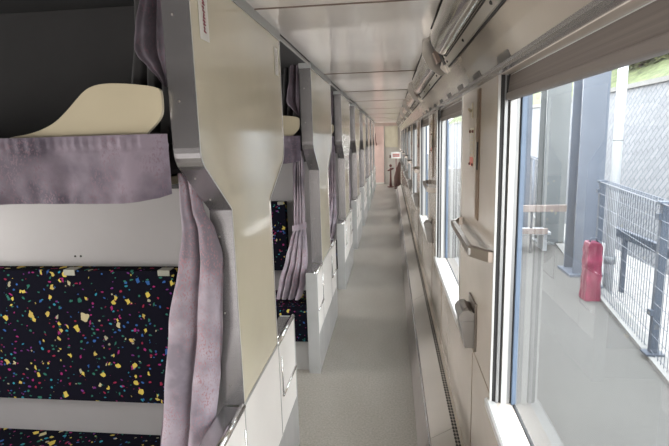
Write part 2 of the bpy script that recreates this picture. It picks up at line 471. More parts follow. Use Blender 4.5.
# ------------------------------------------------------------------ windows (frame strips of the jamb, sill, pane)
XG = .366
def make_window(i, k, y0, y1):
    # the sill is the window's own mesh
    bm = bmesh.new()
    prism(bm, [(XW-.014, ZS-.03), (XW-.016, ZS-.004), (XW-.010, ZS+.001), (XG+.002, ZS-.018), (XG+.002, ZS-.06), (XW+.0, ZS-.06)], 'y', y0-.012, y1+.012)
    w = struct('window_%d' % i, bm, 'white_frame')
    strips = [(XW-.004, XW+.002, 'white_frame', .002), (XW+.002, XW+.013, 'black', .0), (XW+.013, XW+.021, 'grey_frame', .006), (XW+.021, XW+.027, 'black', .002),
              (XW+.028, XW+.044, 'white_frame', .010), (XW+.044, XW+.054, 'grey_frame', .006), (XW+.054, XW+.058, 'black', .004)]
    groups = {}
    for (a, b, m, t) in strips:
        bm = groups.setdefault(m, bmesh.new())
        t2 = .004+t
        for (ya, yb) in ((y1-t2, y1+.001), (y0-.001, y0+t2)):
            box(bm, a, b, ya, yb, ZS-.02, ZT)
        if m == 'white_frame' and a > XW: box(bm, a, b, y0, y1, ZT-.03, ZT)
    struct('window_frame', groups['white_frame'], 'white_frame', w)
    struct('window_track', groups['grey_frame'], 'grey_frame', w)
    struct('window_gasket', groups['black'], 'black', w)
    bm = bmesh.new()
    for (ya, yb) in ((y1-.020, y1), (y0, y0+.020)): box(bm, XG-.008, XG+.004, ya, yb, ZS-.03, ZT)
    struct('edge_reflection', bm, 'bluereflect', w)  # blue strip put in for the reflection at the glass edge
    bm = bmesh.new()
    box(bm, XG-.005, XG+.004, y0, y1, ZS-.03, ZS-.002)
    box(bm, XG-.006, XG+.004, y0, y1, ZT-.012, ZT)
    struct('sash_rail', bm, 'black', w)
    bm = bmesh.new(); bm.faces.new([bm.verts.new(p) for p in ((XG, y0+.002, ZS-.03), (XG, y1-.002, ZS-.03), (XG, y1-.002, ZT), (XG, y0+.002, ZT))])
    struct('window_pane', bm, 'glass', w)
    return w
for i, (k, y0, y1) in enumerate(edges): make_window(i+1, k, y0, y1)

ORD = ['nearest', 'second', 'third', 'fourth', 'fifth', 'sixth', 'seventh', 'eighth', 'ninth']
# roller blinds, one at the head of each window
for (k, y0, y1) in edges:
    if k < 0: continue
    t = thing('roller_blind', 'taupe roller blind drawn a little way down over the %s corridor window' % ORD[k], 'blind', (.33, (y0+y1)/2, 1.64), 'roller blinds over the corridor windows')
    bm = bmesh.new(); prism(bm, [(.322, 1.655), (.318, 1.61), (.334, 1.61), (.344, 1.655)], 'y', y0+.004, y1-.020)
    obj('blind_fabric', bm, 'blind', t)
    bm = bmesh.new(); prism(bm, round_poly([(.314, 1.612), (.314, 1.590), (.340, 1.590), (.340, 1.612)], .009, 4), 'y', y0+.003, y1-.016)
    obj('bottom_rail', bm, 'blindbar', t, label='pale grey rounded bottom rail')
    bm = B(.316, .345, y1-.012, y1-.004, 1.60, 1.657); ball(bm, (.327, y1-.014, 1.602), .009, 8)
    obj('end_bracket', bm, 'black', t)

# heater covers along the foot of the window wall
for k in range(9):
    y0 = -1.5+1.9*k+.0; y0 = .14+1.9*(k-1); y1 = y0+1.9
    if y0 > 13.3: break
    y1 = min(y1, 14.25)
    t = thing('heater_cover', 'beige heater cover with grille at the foot of the window wall, %s' % (ORD[k-1]+' section' if k else 'partly behind the camera'), 'heater cover', (.2, y0, 0), 'heater covers along the window wall')
    bm = bmesh.new(); prism(bm, [(.120, 0), (.124, .008), (.158, .137), (.163, .142), (.168, .137), (.135, .0)], 'y', y0+.002, y1-.002)
    obj('front_panel', bm, 'kick2' if 'kick2' in M else 'kick', t)
    bm = bmesh.new(); prism(bm, [(.163, .140), (.264, .198), (.264, .19), (.168, .13)], 'y', y0+.002, y1-.002)
    obj('top_panel', bm, 'heater' if 'heater' in M else 'wall', t)
    bm = bmesh.new(); prism(bm, [(.158, .141), (.163, .146), (.169, .1445), (.166, .137), (.160, .135)], 'y', y0+.001, y1-.001)
    obj('edge_bead', bm, 'steel', t)
    obj('grille', B(.2645, .287, y0+.002, y1-.002, .19, .1985), 'perf', t)
    obj('back_strip', B(.287, .2995, y0+.002, y1-.002, .19, .202), 'alu_flange', t)

# ------------------------------------------------------------------ polished covers along the ceiling edge
def make_cover(k):
    y0 = 2.40+WP*(k-1); y1 = y0+1.63
    y0c = max(y0, YB+.02)
    t = thing('ceiling_duct_cover', 'half-round polished metal cover along the ceiling edge, %s from the camera' % ORD[k], 'duct cover', (.2, y0c, 1.85), 'polished covers along the ceiling edge')
    a = Vector((.176, 1.947)); b = Vector((.250, 1.789)); nrm = Vector((-(b-a).y*-1, 0))
    dv = (b-a).normalized(); nv = Vector((dv.y, -dv.x));
    if nv.x > 0: nv = -nv
    def P(s, h): q = a+(b-a)*s+nv*h; return (q.x, q.y)
    prof = [P(.0, .001)]
    arc = []
    for i in range(19):
        th = PI*i/18
        arc.append(P(.41-.34*math.cos(th), .003+.036*math.sin(th)))
    # bulge with a rounded far end
    bm = bmesh.new(); rings = []
    rows = [(y0c, 1)]
    rows += [(lerp(y0c, y1-.10, i/6), 1) for i in range(1, 7)]
    rows += [(y1-.10+.10*math.sin(PI/2*i/6), max(.02, math.cos(PI/2*i/6))) for i in range(1, 7)]
    for (y, s) in rows:
        ring = []
        for (x, z), i in zip(arc, range(19)):
            base = P(.41-.34*(math.cos(PI*i/18)*s), .003)
            ring.append(bm.verts.new((base[0]+(x-P(.41-.34*math.cos(PI*i/18), .003)[0])*s, y, base[1]+(z-P(.41-.34*math.cos(PI*i/18), .003)[1])*s)))
        rings.append(ring)
    for r0, r1 in zip(rings, rings[1:]):
        for i in range(18): bm.faces.new([r0[i], r1[i], r1[i+1], r0[i+1]])
    obj('half_round_cover', bm, 'alu', t, True)
    bm = bmesh.new()
    prism(bm, [P(.01, .0005), P(.01, .004), P(.98, .004), P(.98, .0005)], 'y', y0c, y1)
    prism(bm, [P(.80, .0005), P(.80, .007), P(.97, .007), P(.97, .0005)], 'y', y0c, y1)
    fl = obj('flange', bm, 'alu_flange', t)
    bm = bmesh.new()
    # dark seam running round the foot of the bulge
    pr = []
    for i in range(13):
        th = PI*i/12; pr.append((.41-.37*math.cos(th), y1-.10+.118*math.sin(th)))
    loop = [(.04, y0c)]+pr+[(.78, y0c)]
    tube(bm, [(P(s_, .0042)[0], y_, P(s_, .0042)[1]) for s_, y_ in loop], .0042, 6)
    prism(bm, [P(.985, .0005), P(.985, .004), P(1.02, .004), P(1.02, .0005)], 'y', y0c, y1)
    prism(bm, [P(-.02, .0005), P(-.02, .006), P(.015, .006), P(.015, .0005)], 'y', y0c, y1)
    obj('seal_strip', bm, 'dark', t)
    yy = y0c+.22
    while yy < y1:
        for s_ in (.03, .89):
            if k < 3 or s_ > .5:
                bm = bmesh.new(); q = P(s_, .007); ball(bm, (q[0], yy, q[1]), .0055, 8); obj('screw', bm, 'dark', fl)
        yy += .45
    if k > 0:
        bm = bmesh.new()
        pl = [P(-.02, .001), P(.0, .03), P(.30, .058), P(.70, .056), P(1.02, .022), P(1.05, .001)]
        prism(bm, pl, 'y', y0-.006, y0+.004)
        obj('end_plate', bm, 'alu_dark', t, label='flat polished end plate')
    return t
for k in range(0, 8):
    make_cover(k)
    yb = 2.40+WP*k-.20
    if yb > YEND-.4: break
    t = thing('cable_box', 'small brown box in the gap after the %s polished ceiling cover' % ORD[k], 'box', (.23, yb+.1, 1.85), 'boxes between the ceiling covers')
    bm = bmesh.new(); prism(bm, [(.200, 1.885), (.190, 1.868), (.210, 1.822), (.228, 1.83)], 'y', yb+.10, yb+.16); obj('box_body', bm, 'brown', t)
    bm = bmesh.new(); prism(bm, [(.184, 1.938), (.180, 1.930), (.236, 1.806), (.243, 1.812)], 'y', yb+.035, yb+.19); obj('recess', bm, 'black', t, label='black sheet for the shaded hollow')  # black sheet put in for the shade of the hollow
    bm = bmesh.new(); prism(bm, [(.184, 1.905), (.196, 1.872), (.203, 1.872), (.192, 1.905)], 'y', yb+.05, yb+.10); obj('dark_slot', bm, 'black', t)
    bm = bmesh.new(); prism(bm, [(.23, 1.84), (.222, 1.80), (.245, 1.775), (.262, 1.775)], 'y', yb+.09, yb+.115); obj('bracket', bm, 'alu_flange', t)

# small dark patches put in for reflections along the foot of the cornice
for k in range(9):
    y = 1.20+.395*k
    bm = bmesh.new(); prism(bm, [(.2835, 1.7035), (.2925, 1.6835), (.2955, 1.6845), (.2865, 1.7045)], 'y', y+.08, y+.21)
    o = obj('cornice_reflection', bm, 'cornreflect')
    tag(o, 'dark grey reflection patch on the cornice above the windows, %s from the camera' % ORD[k], 'plate', 'dark reflection patches on the cornice')

# ------------------------------------------------------------------ fittings on the pillars between windows
for (k, y0, y1) in edges:
    if k < 0 or y1+.7 > YEND: continue
    where = 'on the %s pillar between the windows' % ORD[k]
    # grab handle
    t = thing('grab_handle', 'bronze chrome grab handle ' + where, 'handle', (XW, y1+.33, 1.13), 'grab handles on the window wall')
    z = 1.14
    bm = bmesh.new()
    pts = [(.236, y1+.085, z), (.250, y1+.59, z)]
    for (xa, ya), (xb, yb) in [((.246, y1+.09), (.256, y1+.60))]:
        v = []
        prof = [(-.009, -.013), (.005, -.015), (.010, 0), (.005, .015), (-.009, .013), (-.012, 0)]
        ra = [bm.verts.new((xa+p[0], ya, z+p[1])) for p in prof]; rb = [bm.verts.new((xb+p[0], yb, z+p[1])) for p in prof]
        bm.faces.new(ra); bm.faces.new(list(reversed(rb)))
        for i in range(6): bm.faces.new([ra[i], ra[(i+1) % 6], rb[(i+1) % 6], rb[i]])
    obj('grip', bm, 'bronze', t)
    for nm, ya, yb, xb in (('near', y1+.10, y1+.022, .246), ('far', y1+.585, y1+.66, .256)):
        bm = bmesh.new()
        prism(bm, [(xb-.008, ya-.006), (xb+.010, ya+.010), (XW-.012, yb+.016), (XW-.001, yb+.016), (XW-.001, yb-.012), (XW-.016, yb-.010)], 'z', z-.016, z+.016)
        obj('arm', bm, 'bronze', t)
    bm = bmesh.new()
    box(bm, .235, .256, y1+.084, y1+.090, z-.012, z+.012, bev=.003)
    obj('end_cap', bm, 'dull_chrome', t, label='grey end cap')
    # ashtray
    t = thing('wall_ashtray', 'chrome tilting ashtray ' + where, 'ashtray', (XW, y1+.33, .80), 'ashtrays on the window wall')
    ya, yb = y1+.275, y1+.395
    bm = bmesh.new(); prism(bm, [(.2985, .735), (.262, .735), (.243, .835), (.2985, .835)], 'y', ya, yb); obj('bin', bm, 'dull_chrome', t)
    bm = bmesh.new()
    prism(bm, [(.240, .838), (.238, .856), (.250, .874), (.272, .880), (.292, .868), (.2985, .838)], 'y', ya-.004, yb+.004); obj('lid', bm, 'dull_chrome', t)
    bm = bmesh.new(); prism(bm, [(.256, .8795), (.270, .8815), (.290, .872), (.284, .870)], 'y', ya+.02, yb-.02); obj('dark_slot', bm, 'bronze', t)
    bm = bmesh.new(); box(bm, .2925, .2995, ya-.012, yb+.012, .725, .905, bev=.002); obj('back_plate', bm, 'bronze', t)
    # upright groove, hook, notice
    bm = bmesh.new(); box(bm, .2965, .3005, y1+.31-.03, y1+.31+.03, 1.205, 1.652)
    o = obj('upright_groove', bm, 'slot'); tag(o, 'narrow brown upright strip ' + where, 'strip', 'brown strips on the pillars')
    bm = B(.294, .2985, y1+.298, y1+.316, 1.38, 1.475); obj('pull_grip', bm, 'black', o, label='black finger grip')
    t = thing('coat_hook', 'small brass coat hook ' + where, 'hook', (XW, y1+.45, 1.58), 'coat hooks on the window wall')
    bm = B(.2975, .2995, y1+.44, y1+.46, 1.56, 1.615, bev=.0008); obj('plate', bm, 'brass', t)
    bm = bmesh.new(); tube(bm, [(.2975, y1+.45, 1.592), (.290, y1+.45, 1.582), (.287, y1+.45, 1.588), (.286, y1+.45, 1.596)], [.003, .003, .003, .004], 8); obj('prong', bm, 'brass', t, True)
    t = thing('notice_strip', 'narrow upright cream notice with red ends ' + where, 'notice', (XW, y1+.44, 1.45), 'notice strips on the pillars')
    obj('sheet', B(.2972, .2994, y1+.40, y1+.48, 1.385, 1.525), 'guard', t)
    obj('red_end', B(.2962, .2990, y1+.405, y1+.475, 1.385, 1.418), 'signred', t, label='red lower end')
    bm = bmesh.new()
    for (dy, zz) in ((.41, 1.512), (.47, 1.512), (.41, 1.392), (.47, 1.392)): ball(bm, (.2965, y1+dy, zz), .006, 8)
    obj('dark_red_dot', bm, 'maroon', t)
    bm = bmesh.new()
    for j in range(5): box(bm, .2966, .2975, y1+.412, y1+.468-.01*(j % 2), 1.492-.015*j, 1.496-.015*j)
    obj('printed_lines', bm, 'kick', t)

# ------------------------------------------------------------------ berth ends
UP0, UP1, LO0, LO1 = 1.165, 2.125, 1.375, 1.840
ZLOW = .672
def partition(k):
    oy = PITCH*k
    cm = 1.605+oy
    nm = ORD[k]
    t = thing('berth_partition', 'cream berth end panel edged in steel over low white guard, %s on the left' % nm, 'partition', (-.51, cm, 0), 'berth partitions along the corridor')
    raw = [(UP0, 1.925), (UP0, 1.452), (LO0, 1.302), (LO0, ZLOW), (LO1, ZLOW), (LO1, 1.275), (UP1, 1.425), (UP1, 1.925)]
    outl = round_poly([(y+oy, z) for y, z in raw], [0, .035, .006, 0, 0, .012, .05, 0], 5)
    bm = bmesh.new(); prism(bm, inset(outl, .004), 'x', XL-.001, XLB+.001); obj('end_panel', bm, 'cream', t)
    bm = bmesh.new(); prism(bm, inset(outl, .006), 'x', XLB+.0008, XLB-.0006); obj('dark_back_sheet', bm, 'upwall_shade', t)  # thin dark sheet added to darken the panel's back
    # steel band round both edges
    inn = inset(outl, .005)
    n = len(outl)
    bm = bmesh.new()
    half = n//2
    def band(idx):
        va = []
        for i in idx:
            o_, i_ = outl[i], inn[i]
            va.append([bm.verts.new((XL+.001, *o_)), bm.verts.new((XLB-.001, *o_)), bm.verts.new((XLB-.001, *i_)), bm.verts.new((XL+.001, *i_))])
        for a, b in zip(va, va[1:]):
            for q in range(4): bm.faces.new([a[q], b[q], b[(q+1) % 4], a[(q+1) % 4]])
        bm.faces.new(va[0]); bm.faces.new(list(reversed(va[-1])))
    # outline order: top near -> down near side -> bottom -> up far side
    nb = 1+6+6+1
    band(list(range(0, nb)))
    band(list(range(nb, n)))
    se = obj('steel_edge', bm, 'steel', t)
    bm = bmesh.new(); i2 = inset(outl, .0055)
    vo = [bm.verts.new((XL+.0016, *p)) for p in outl]; vi = [bm.verts.new((XL+.0016, *p)) for p in i2]
    for i in range(n):
        j = (i+1) % n
        bm.faces.new([vo[i], vo[j], vi[j], vi[i]])
    obj('edge_lip', bm, 'lip', se)
    for (y, z) in (((UP0, 1.60), (UP0, 1.80), (LO0, 1.22), (LO0, .74), (LO0, .98)) if k < 4 else ()):
        bm = bmesh.new(); ball(bm, (-.512, y+oy-.001, z), .003, 8); obj('screw', bm, 'kick2', se)
    for f in ((.3, .75) if k < 4 else ()):
        bm = bmesh.new(); ball(bm, (-.512, lerp(UP0, LO0, f)+oy-.001, lerp(1.452, 1.302, f)-.001), .003, 8); obj('screw', bm, 'kick2', se)
    bm = B(XLB-.004, XL+.004, UP0+oy-.004, UP1+oy+.004, 1.915, ZC-.001)
    obj('head_trim', bm, 'steel_low', t)
    # low guard
    g0, g1 = 1.125+oy, 2.165+oy
    bm = bmesh.new(); box(bm, XLB+.004, XL-.004, g0+.004, g1-.004, .0, ZLOW-.012)
    gc = obj('low_guard', bm, 'steel_low', t)
    bm = bmesh.new()
    for (a, b) in ((g0+.006, LO0+oy-.003), (LO0+oy+.001, LO1+oy-.001), (LO1+oy+.003, g1-.006)):
        box(bm, XL-.003, XL+.002, a, b, .262, ZLOW-.002)
    obj('guard_panel', bm, 'white_panel', gc, label='white guard panel')
    bm = B(XL-.004, XL+.003, g0+.002, g1-.002, .002, .258); obj('kick_plate', bm, 'kick', gc)
    bm = bmesh.new()
    prism(bm, [(XLB-.002, .0), (XL+.004, .0), (XL+.004, ZLOW-.004), (XL-.01, ZLOW), (XLB+.004, ZLOW), (XLB-.002, ZLOW-.006)], 'y', g0-.004, g0+.004)
    prism(bm, [(XLB-.002, .0), (XL+.004, .0), (XL+.004, ZLOW-.004), (XL-.01, ZLOW), (XLB+.004, ZLOW), (XLB-.002, ZLOW-.006)], 'y', g1-.004, g1+.004)
    ball(bm, (-.50, g0-.004, .04), .005, 8)
    obj('end_cap', bm, 'steel_low', gc)
    bm = bmesh.new()
    box(bm, XLB, XL-.016, g0, LO0+oy-.006, ZLOW-.014, ZLOW-.002); box(bm, XLB, XL-.016, LO1+oy+.006, g1, ZLOW-.014, ZLOW-.002)
    obj('cap_rail', bm, 'steel', gc)
    for (a, b) in ((g0, LO0+oy-.004), (LO1+oy+.004, g1)):
        bm = bmesh.new(); tube(bm, [(XL-.004, a, ZLOW-.001), (XL-.004, b, ZLOW-.001)], .0115, 12)
        obj('handrail', bm, 'chrome', gc, True)
    # folding step outlines: chrome edge under and dark joint beside
    for (a, b, s) in ((g0+.01, LO0+oy-.02, 1), (LO1+oy+.035, g1-.02, -1)):
        bm = bmesh.new(); tube(bm, [(XL+.007, a, .425), (XL+.007, b, .425)], .0055, 8)
        tube(bm, [(XL+.007, a if s < 0 else b, .425), (XL+.005, a if s < 0 else b, .60)], .003, 8)
        obj('step_edge', bm, 'chrome', gc, True)
    bm = bmesh.new()
    box(bm, XL+.0015, XL+.0035, LO0+oy-.006, LO0+oy-.001, .262, ZLOW); box(bm, XL+.0015, XL+.0035, LO1+oy+.001, LO1+oy+.006, .262, ZLOW)
    box(bm, XL+.0005, XL+.0035, LO0+oy, LO1+oy, ZLOW-.003, ZLOW+.004)
    obj('joint_strip', bm, 'kick', gc)
    # divider walls between the two berths
    ld = obj('lower_divider', B(XO+.002, XLB-.003, cm-.02, cm+.02, .001, 1.345), 'lowwall', t, label='pale grey lower divider wall')
    obj('upper_divider', B(XO+.002, XLB-.003, cm-.02, cm+.02, 1.346, ZC-.008), 'upwall_shade', t, label='upper divider wall with shade in its charcoal colour')
    for dx in (0, .022):
        bm = bmesh.new(); ball(bm, (-1.135+dx, cm-.021, 1.108), .0035, 8); obj('rivet', bm, 'black', ld)
    return t

for k in range(NB): partition(k)

# ------------------------------------------------------------------ lower berth seats, seat backs, upper berths with valances
def lower_berth(k):
    oy = PITCH*k; cm = 1.605+oy
    nm = ORD[k]
    t = thing('lower_berth', 'lower berth seat in black confetti cloth in the %s bay' % nm, 'berth', (-1.4, cm-.2, 0), 'lower berths')
    bm = bmesh.new(); prism(bm, round_poly([(1.135+oy, .21), (1.13+oy, .40), (1.15+oy, .432), (cm-.024, .412), (cm-.024, .20), (1.16+oy, .20)], [.02, .03, .03, 0, 0, .01], 4), 'x', XO+.01, XLB-.008)
    obj('seat_cushion', bm, 'terrazzo', t)
    obj('seat_base', B(XO+.01, XLB-.008, 1.17+oy, cm-.024, .0, .199), 'kick', t)
    t = thing('seat_back', 'black confetti cloth seat back hung on the pale divider of the %s bay' % nm, 'seat back', (-1.5, cm-.06, .6), 'seat backs')
    bm = bmesh.new(); box(bm, XO+.02, -.738, cm-.085, cm-.024, .578, 1.073, bev=.005)
    cu = obj('cushion', bm, 'terrazzo', t)
    for xc in (-1.118, -.772):
        obj('clip', B(xc-.021, xc+.021, cm-.0875, cm-.05, 1.055, 1.0755, bev=.001), 'clip', cu)

def upper_berth(k):
    oy = PITCH*k; cm = 1.605+oy
    nm = ORD[k]
    t = thing('upper_berth', 'upper berth shelf with gathered mauve valance in the %s bay from the camera' % nm, 'berth', (-1.4, cm-.2, 1.38), 'upper berths')
    obj('berth_board', B(XO+.01, -.66, 1.17+oy, cm-.024, 1.376, 1.40), 'guard', t)
    bm = B(XO+.01, -.66, 1.18+oy, cm-.03, 1.401, 1.50, bev=.02); obj('mattress', bm, 'mattress', t)
    # valance: gathered heading, wrinkled drop, right end turned back with a rounded foot
    x1, x0 = -.540, -2.33
    def fn(u, v):
        # u from the corridor end to the outer wall, v from top to bottom
        s = u*1.85
        x = x1-.004-s if s > .03 else x1-.004-s*.8
        zt = 1.523; zb = 1.357+.018*max(0, 1-s/.13)**2*1.0
        z = lerp(zt, zb, v)
        y = 1.118+oy
        if s < .05: y += (.05-s)**2*14
        w = noise.noise(Vector((x*7, k*3.1, z*9)))*.020+noise.noise(Vector((x*18+5, k*2.2, z*7)))*.010
        gath = math.sin(x*260+5*noise.noise(Vector((x*9, 1, k))))*.0028*max(0, 1-abs(v-.12)/.14)
        hem = math.sin(x*150)*.002*max(0, 1-abs(v-.93)/.08)
        pinch = -.012*math.exp(-((v-.19)/.03)**2)*.3
        return (x, y-w*(.3+v*.7)*(.4+.6*min(1, s/.25))-gath-hem-pinch, z)
    bm = bmesh.new(); grid(bm, fn, 260, 22)
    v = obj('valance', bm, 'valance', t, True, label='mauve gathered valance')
    return t

GUARD = [(-1.02, 1.500), (-.95, 1.526), (-.906, 1.530), (-.864, 1.540), (-.826, 1.556), (-.79, 1.583), (-.76, 1.611), (-.737, 1.631), (-.712, 1.642), (-.678, 1.646), (-.626, 1.643), (-.576, 1.637), (-.548, 1.630), (-.543, 1.62), (-.5425, 1.591), (-.546, 1.565), (-.564, 1.545), (-.592, 1.521), (-.60, 1.500)]
def chaikin(p, it=2):
    for _ in range(it):
        q = [p[0]]
        for a, b in zip(p, p[1:]):
            q += [(lerp(a[0], b[0], .25), lerp(a[1], b[1], .25)), (lerp(a[0], b[0], .75), lerp(a[1], b[1], .75))]
        p = q+[p[-1]]
    return p
def berth_guard(k):
    oy = PITCH*k
    bm = bmesh.new(); prism(bm, chaikin(GUARD), 'y', 1.135+oy, 1.147+oy)
    o = obj('berth_guard', bm, 'guard')
    tag(o, 'curved cream fall guard behind the mauve valance in the %s bay' % ORD[k], 'guard', 'fall guards on the upper berths')
for k in range(NB):
    lower_berth(k); upper_berth(k)
    berth_guard(k)

# ------------------------------------------------------------------ curtains
def curtain_mesh(rows, lobes, amp, y0f, seed, nu=64, nv=60):
    """rows: (z, x_left, x_right); lobes folds across; y0f(z) base depth"""
    bm = bmesh.new()
    zt, zb = rows[0][0], rows[-1][0]
    def fn(u, v):
        z = lerp(zt, zb, v)
        xl, xr = table(rows, z)[:2]
        w = abs(xr-xl)
        ph = .5*noise.noise(Vector((seed, z*2.3, 0)))
        uu = u+.06*noise.noise(Vector((seed+3, z*3, u*2)))*math.sin(PI*u)
        q = (uu*lobes+ph*.25) % 1.0; f = 1-abs(2*q-1)**5; f += .18*noise.noise(Vector((u*5, z*2.2, seed)))
        x = lerp(xl, xr, u)
        y = y0f(z)-amp(z)*f+.010*noise.noise(Vector((x*14, z*6, seed)))
        return (x, y, z)
    return grid(bm, fn, nu, nv)

# nearest curtain: two broad pleats hanging free beside the steel edge
t = thing('berth_curtain', 'pale mauve curtain hanging free in two broad pleats beside the nearest steel edge', 'curtain', (-.58, 1.30, 1.4), 'berth curtains')
rows = [(1.415, -.606, -.566), (1.39, -.606, -.552), (1.31, -.608, -.542), (1.25, -.611, -.512), (1.155, -.629, -.496), (.96, -.672, -.504), (.74, -.708, -.535), (.66, -.718, -.545), (.58, -.734, -.556), (.46, -.755, -.575)]
YC = lambda z: 1.352-.01*(1.4-z)
obj('cloth', curtain_mesh(rows, 2, lambda z: .035+.035*(1.4-z), YC, 1.3), 'curtain', t, True)
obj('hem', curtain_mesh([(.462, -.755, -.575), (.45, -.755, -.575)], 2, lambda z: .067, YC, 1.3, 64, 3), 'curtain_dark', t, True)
# upper berth curtain bundles
def upper_curtain(k):
    oy = PITCH*k
    t = thing('upper_curtain', 'dark mauve curtain bunched up at the head of the upper berth in the %s bay' % ORD[k], 'curtain', (-.6, 1.2+oy, 1.9), 'upper berth curtains')
    rows = [(1.942, -.600, -.550), (1.86, -.608, -.550), (1.79, -.628, -.550), (1.735, -.638, -.550), (1.715, -.630, -.551), (1.69, -.605, -.552), (1.655, -.574, -.553), (1.64, -.562, -.554)]
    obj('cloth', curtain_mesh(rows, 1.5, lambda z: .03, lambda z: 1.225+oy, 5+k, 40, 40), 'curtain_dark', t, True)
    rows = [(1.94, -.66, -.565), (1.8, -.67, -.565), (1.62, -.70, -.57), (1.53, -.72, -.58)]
    obj('inner_fold', curtain_mesh(rows, 3, lambda z: .03, lambda z: 1.30+oy, 9+k, 40, 30), 'upwall_shade', t, True)
for k in range(NB): upper_curtain(k)

def tied_curtain(k):
    oy = PITCH*k
    t = thing('tied_curtain', 'mauve curtain gathered by a tie band beside the steel edge of the %s partition' % ORD[k], 'curtain', (-.6, 1.27+oy, 1.4), 'berth curtains')
    rows = [(1.43, -.600, -.556), (1.33, -.612, -.556), (1.18, -.622, -.558), (1.03, -.636, -.560), (.955, -.640, -.565), (.915, -.642, -.562), (.85, -.668, -.558), (.72, -.705, -.557), (.56, -.752, -.575), (.47, -.775, -.60), (.449, -.78, -.61)]
    def amp(z):
        d = abs(z-.935)
        return .016+.05*min(1, d/.3)
    obj('cloth', curtain_mesh(rows, 4, amp, lambda z: 1.325+oy, 20+k, 72, 56), 'curtain', t, True)
    bm = bmesh.new()
    ring = []
    n_ = 22
    for i in range(n_+1):
        a = 2*PI*i/n_
        ring.append((-.603+.048*math.cos(a), 1.312+oy+.030*math.sin(a), .935+.012*math.cos(a)))
    vs = [[bm.verts.new((x, y, z+dz)) for dz in (-.020, .020)] for (x, y, z) in ring]
    for a, b in zip(vs, vs[1:]): bm.faces.new([a[0], b[0], b[1], a[1]])
    obj('tie_band', bm, 'curtain', t, True)
    rows = [(1.40, -.635, -.595), (1.2, -.645, -.60), (1.0, -.635, -.605)]
    obj('lining', curtain_mesh(rows, 1.5, lambda z: .02, lambda z: 1.355+oy, 40+k, 24, 24), 'curtain_dark', t, True)
for k in range(1, NB): tied_curtain(k)

# ------------------------------------------------------------------ labels on the nearest panels
def strokes(bm, segs, w, x):
    for (y0, z0, y1, z1) in segs:
        a = Vector((y0, z0)); b = Vector((y1, z1)); d = (b-a).normalized(); nn = Vector((-d.y, d.x))*w
        vs = [bm.verts.new((x, *(a+nn))), bm.verts.new((x, *(a-nn))), bm.verts.new((x, *(b-nn*.6))), bm.verts.new((x, *(b+nn*.6)))]
        bm.faces.new(vs)
t = thing('berth_label', 'white sticker with dark and red characters high on the nearest cream panel near its edge', 'label', (XL, 1.255, 1.8))
obj('sheet', B(XL+.0005, XL+.0017, 1.222, 1.284, 1.755, 1.905, bev=.0004), 'paper', t)
bm = bmesh.new(); strokes(bm, [(1.246, 1.895, 1.243, 1.872), (1.243, 1.872, 1.256, 1.866), (1.256, 1.866, 1.262, 1.874), (1.24, 1.885, 1.25, 1.888)], .0022, XL+.0022)
obj('black_character', bm, 'black_ink', t)
bm = bmesh.new()
random.seed(3)
for j in range(5):
    zc = 1.848-.0165*j
    strokes(bm, [(1.246+random.uniform(-.003, .003), zc+.005, 1.262+random.uniform(-.004, .004), zc+random.uniform(-.003, .003)),
                 (1.254, zc+.007, 1.250+random.uniform(-.004, .006), zc-.007),
                 (1.246, zc-.004, 1.264, zc-.006+random.uniform(-.002, .002))], .0030, XL+.0022)
obj('red_characters', bm, 'red_ink', t)
t = thing('berth_label', 'small white sticker with grey characters at the far edge of the nearest cream panel', 'label', (XL, 2.05, 1.82))
obj('sheet', B(XL+.0005, XL+.0017, 2.022, 2.078, 1.765, 1.875, bev=.0004), 'paper', t)
bm = bmesh.new()
for j in range(5):
    zc = 1.860-.018*j
    strokes(bm, [(2.04, zc+.004, 2.062, zc+.003), (2.051, zc+.007, 2.049, zc-.006), (2.04, zc-.003, 2.062, zc-.005)], .0014, XL+.0022)
obj('printed_characters', bm, 'kick', t)

# ------------------------------------------------------------------ things at the far end
t = thing('notice_stand', 'white notice board with red text panel on a dark stand at the corridor end', 'sign', (.1, 14.6, 0))
obj('board', B(.0, .285, 14.28, 14.30, .885, 1.065, bev=.006), 'board', t)
obj('text_panel', B(.045, .24, 14.275, 14.281, .93, 1.02), 'signred', t)
for j in range(6): obj('lettering', B(.06+.028*j, .08+.028*j, 14.272, 14.276, .955, .995), 'pinkband', t)
bm = bmesh.new(); tube(bm, [(.14, 14.31, .03), (.14, 14.31, .95)], .014, 8); obj('post', bm, 'maroon', t, True)
bm = bmesh.new(); tube(bm, [(.14, 14.31, .001), (.14, 14.31, .03)], .05, 16); obj('base', bm, 'maroon', t)
obj('side_arm', B(-.05, .0, 14.285, 14.30, .90, .99, bev=.004), 'brownfabric', t)
t = thing('barrier_post', 'dark maroon barrier post with a knob and cross arm near the corridor end', 'post', (-.02, 14.8, 0))
bm = bmesh.new(); tube(bm, [(-.02, 14.8, .02), (-.02, 14.8, .30), (-.02, 14.8, .5), (-.02, 14.8, .58)], [.04, .028, .024, .03], 10); obj('pole', bm, 'maroon', t, True)
bm = bmesh.new(); tube(bm, [(-.02, 14.8, 0), (-.02, 14.8, .025)], .10, 18); obj('base', bm, 'maroon', t)
bm = bmesh.new(); ball(bm, (-.02, 14.8, .65), .045, 12); obj('knob', bm, 'maroon', t, True)
bm = bmesh.new(); tube(bm, [(-.11, 14.8, .50), (-.02, 14.8, .53), (.07, 14.8, .57)], .026, 10); obj('cross_arm', bm, 'maroon', t, True)
t = thing('folded_screen', 'brown cloth covered folding screen leaning at the corridor end below the notice board', 'screen', (.2, 14.75, 0))
bm = bmesh.new(); prism(bm, [(.09, .0), (.28, 0), (.285, .82), (.22, .74), (.13, .50), (.08, .30)], 'y', 14.72, 14.78); obj('cloth_cover', bm, 'brownfabric', t)
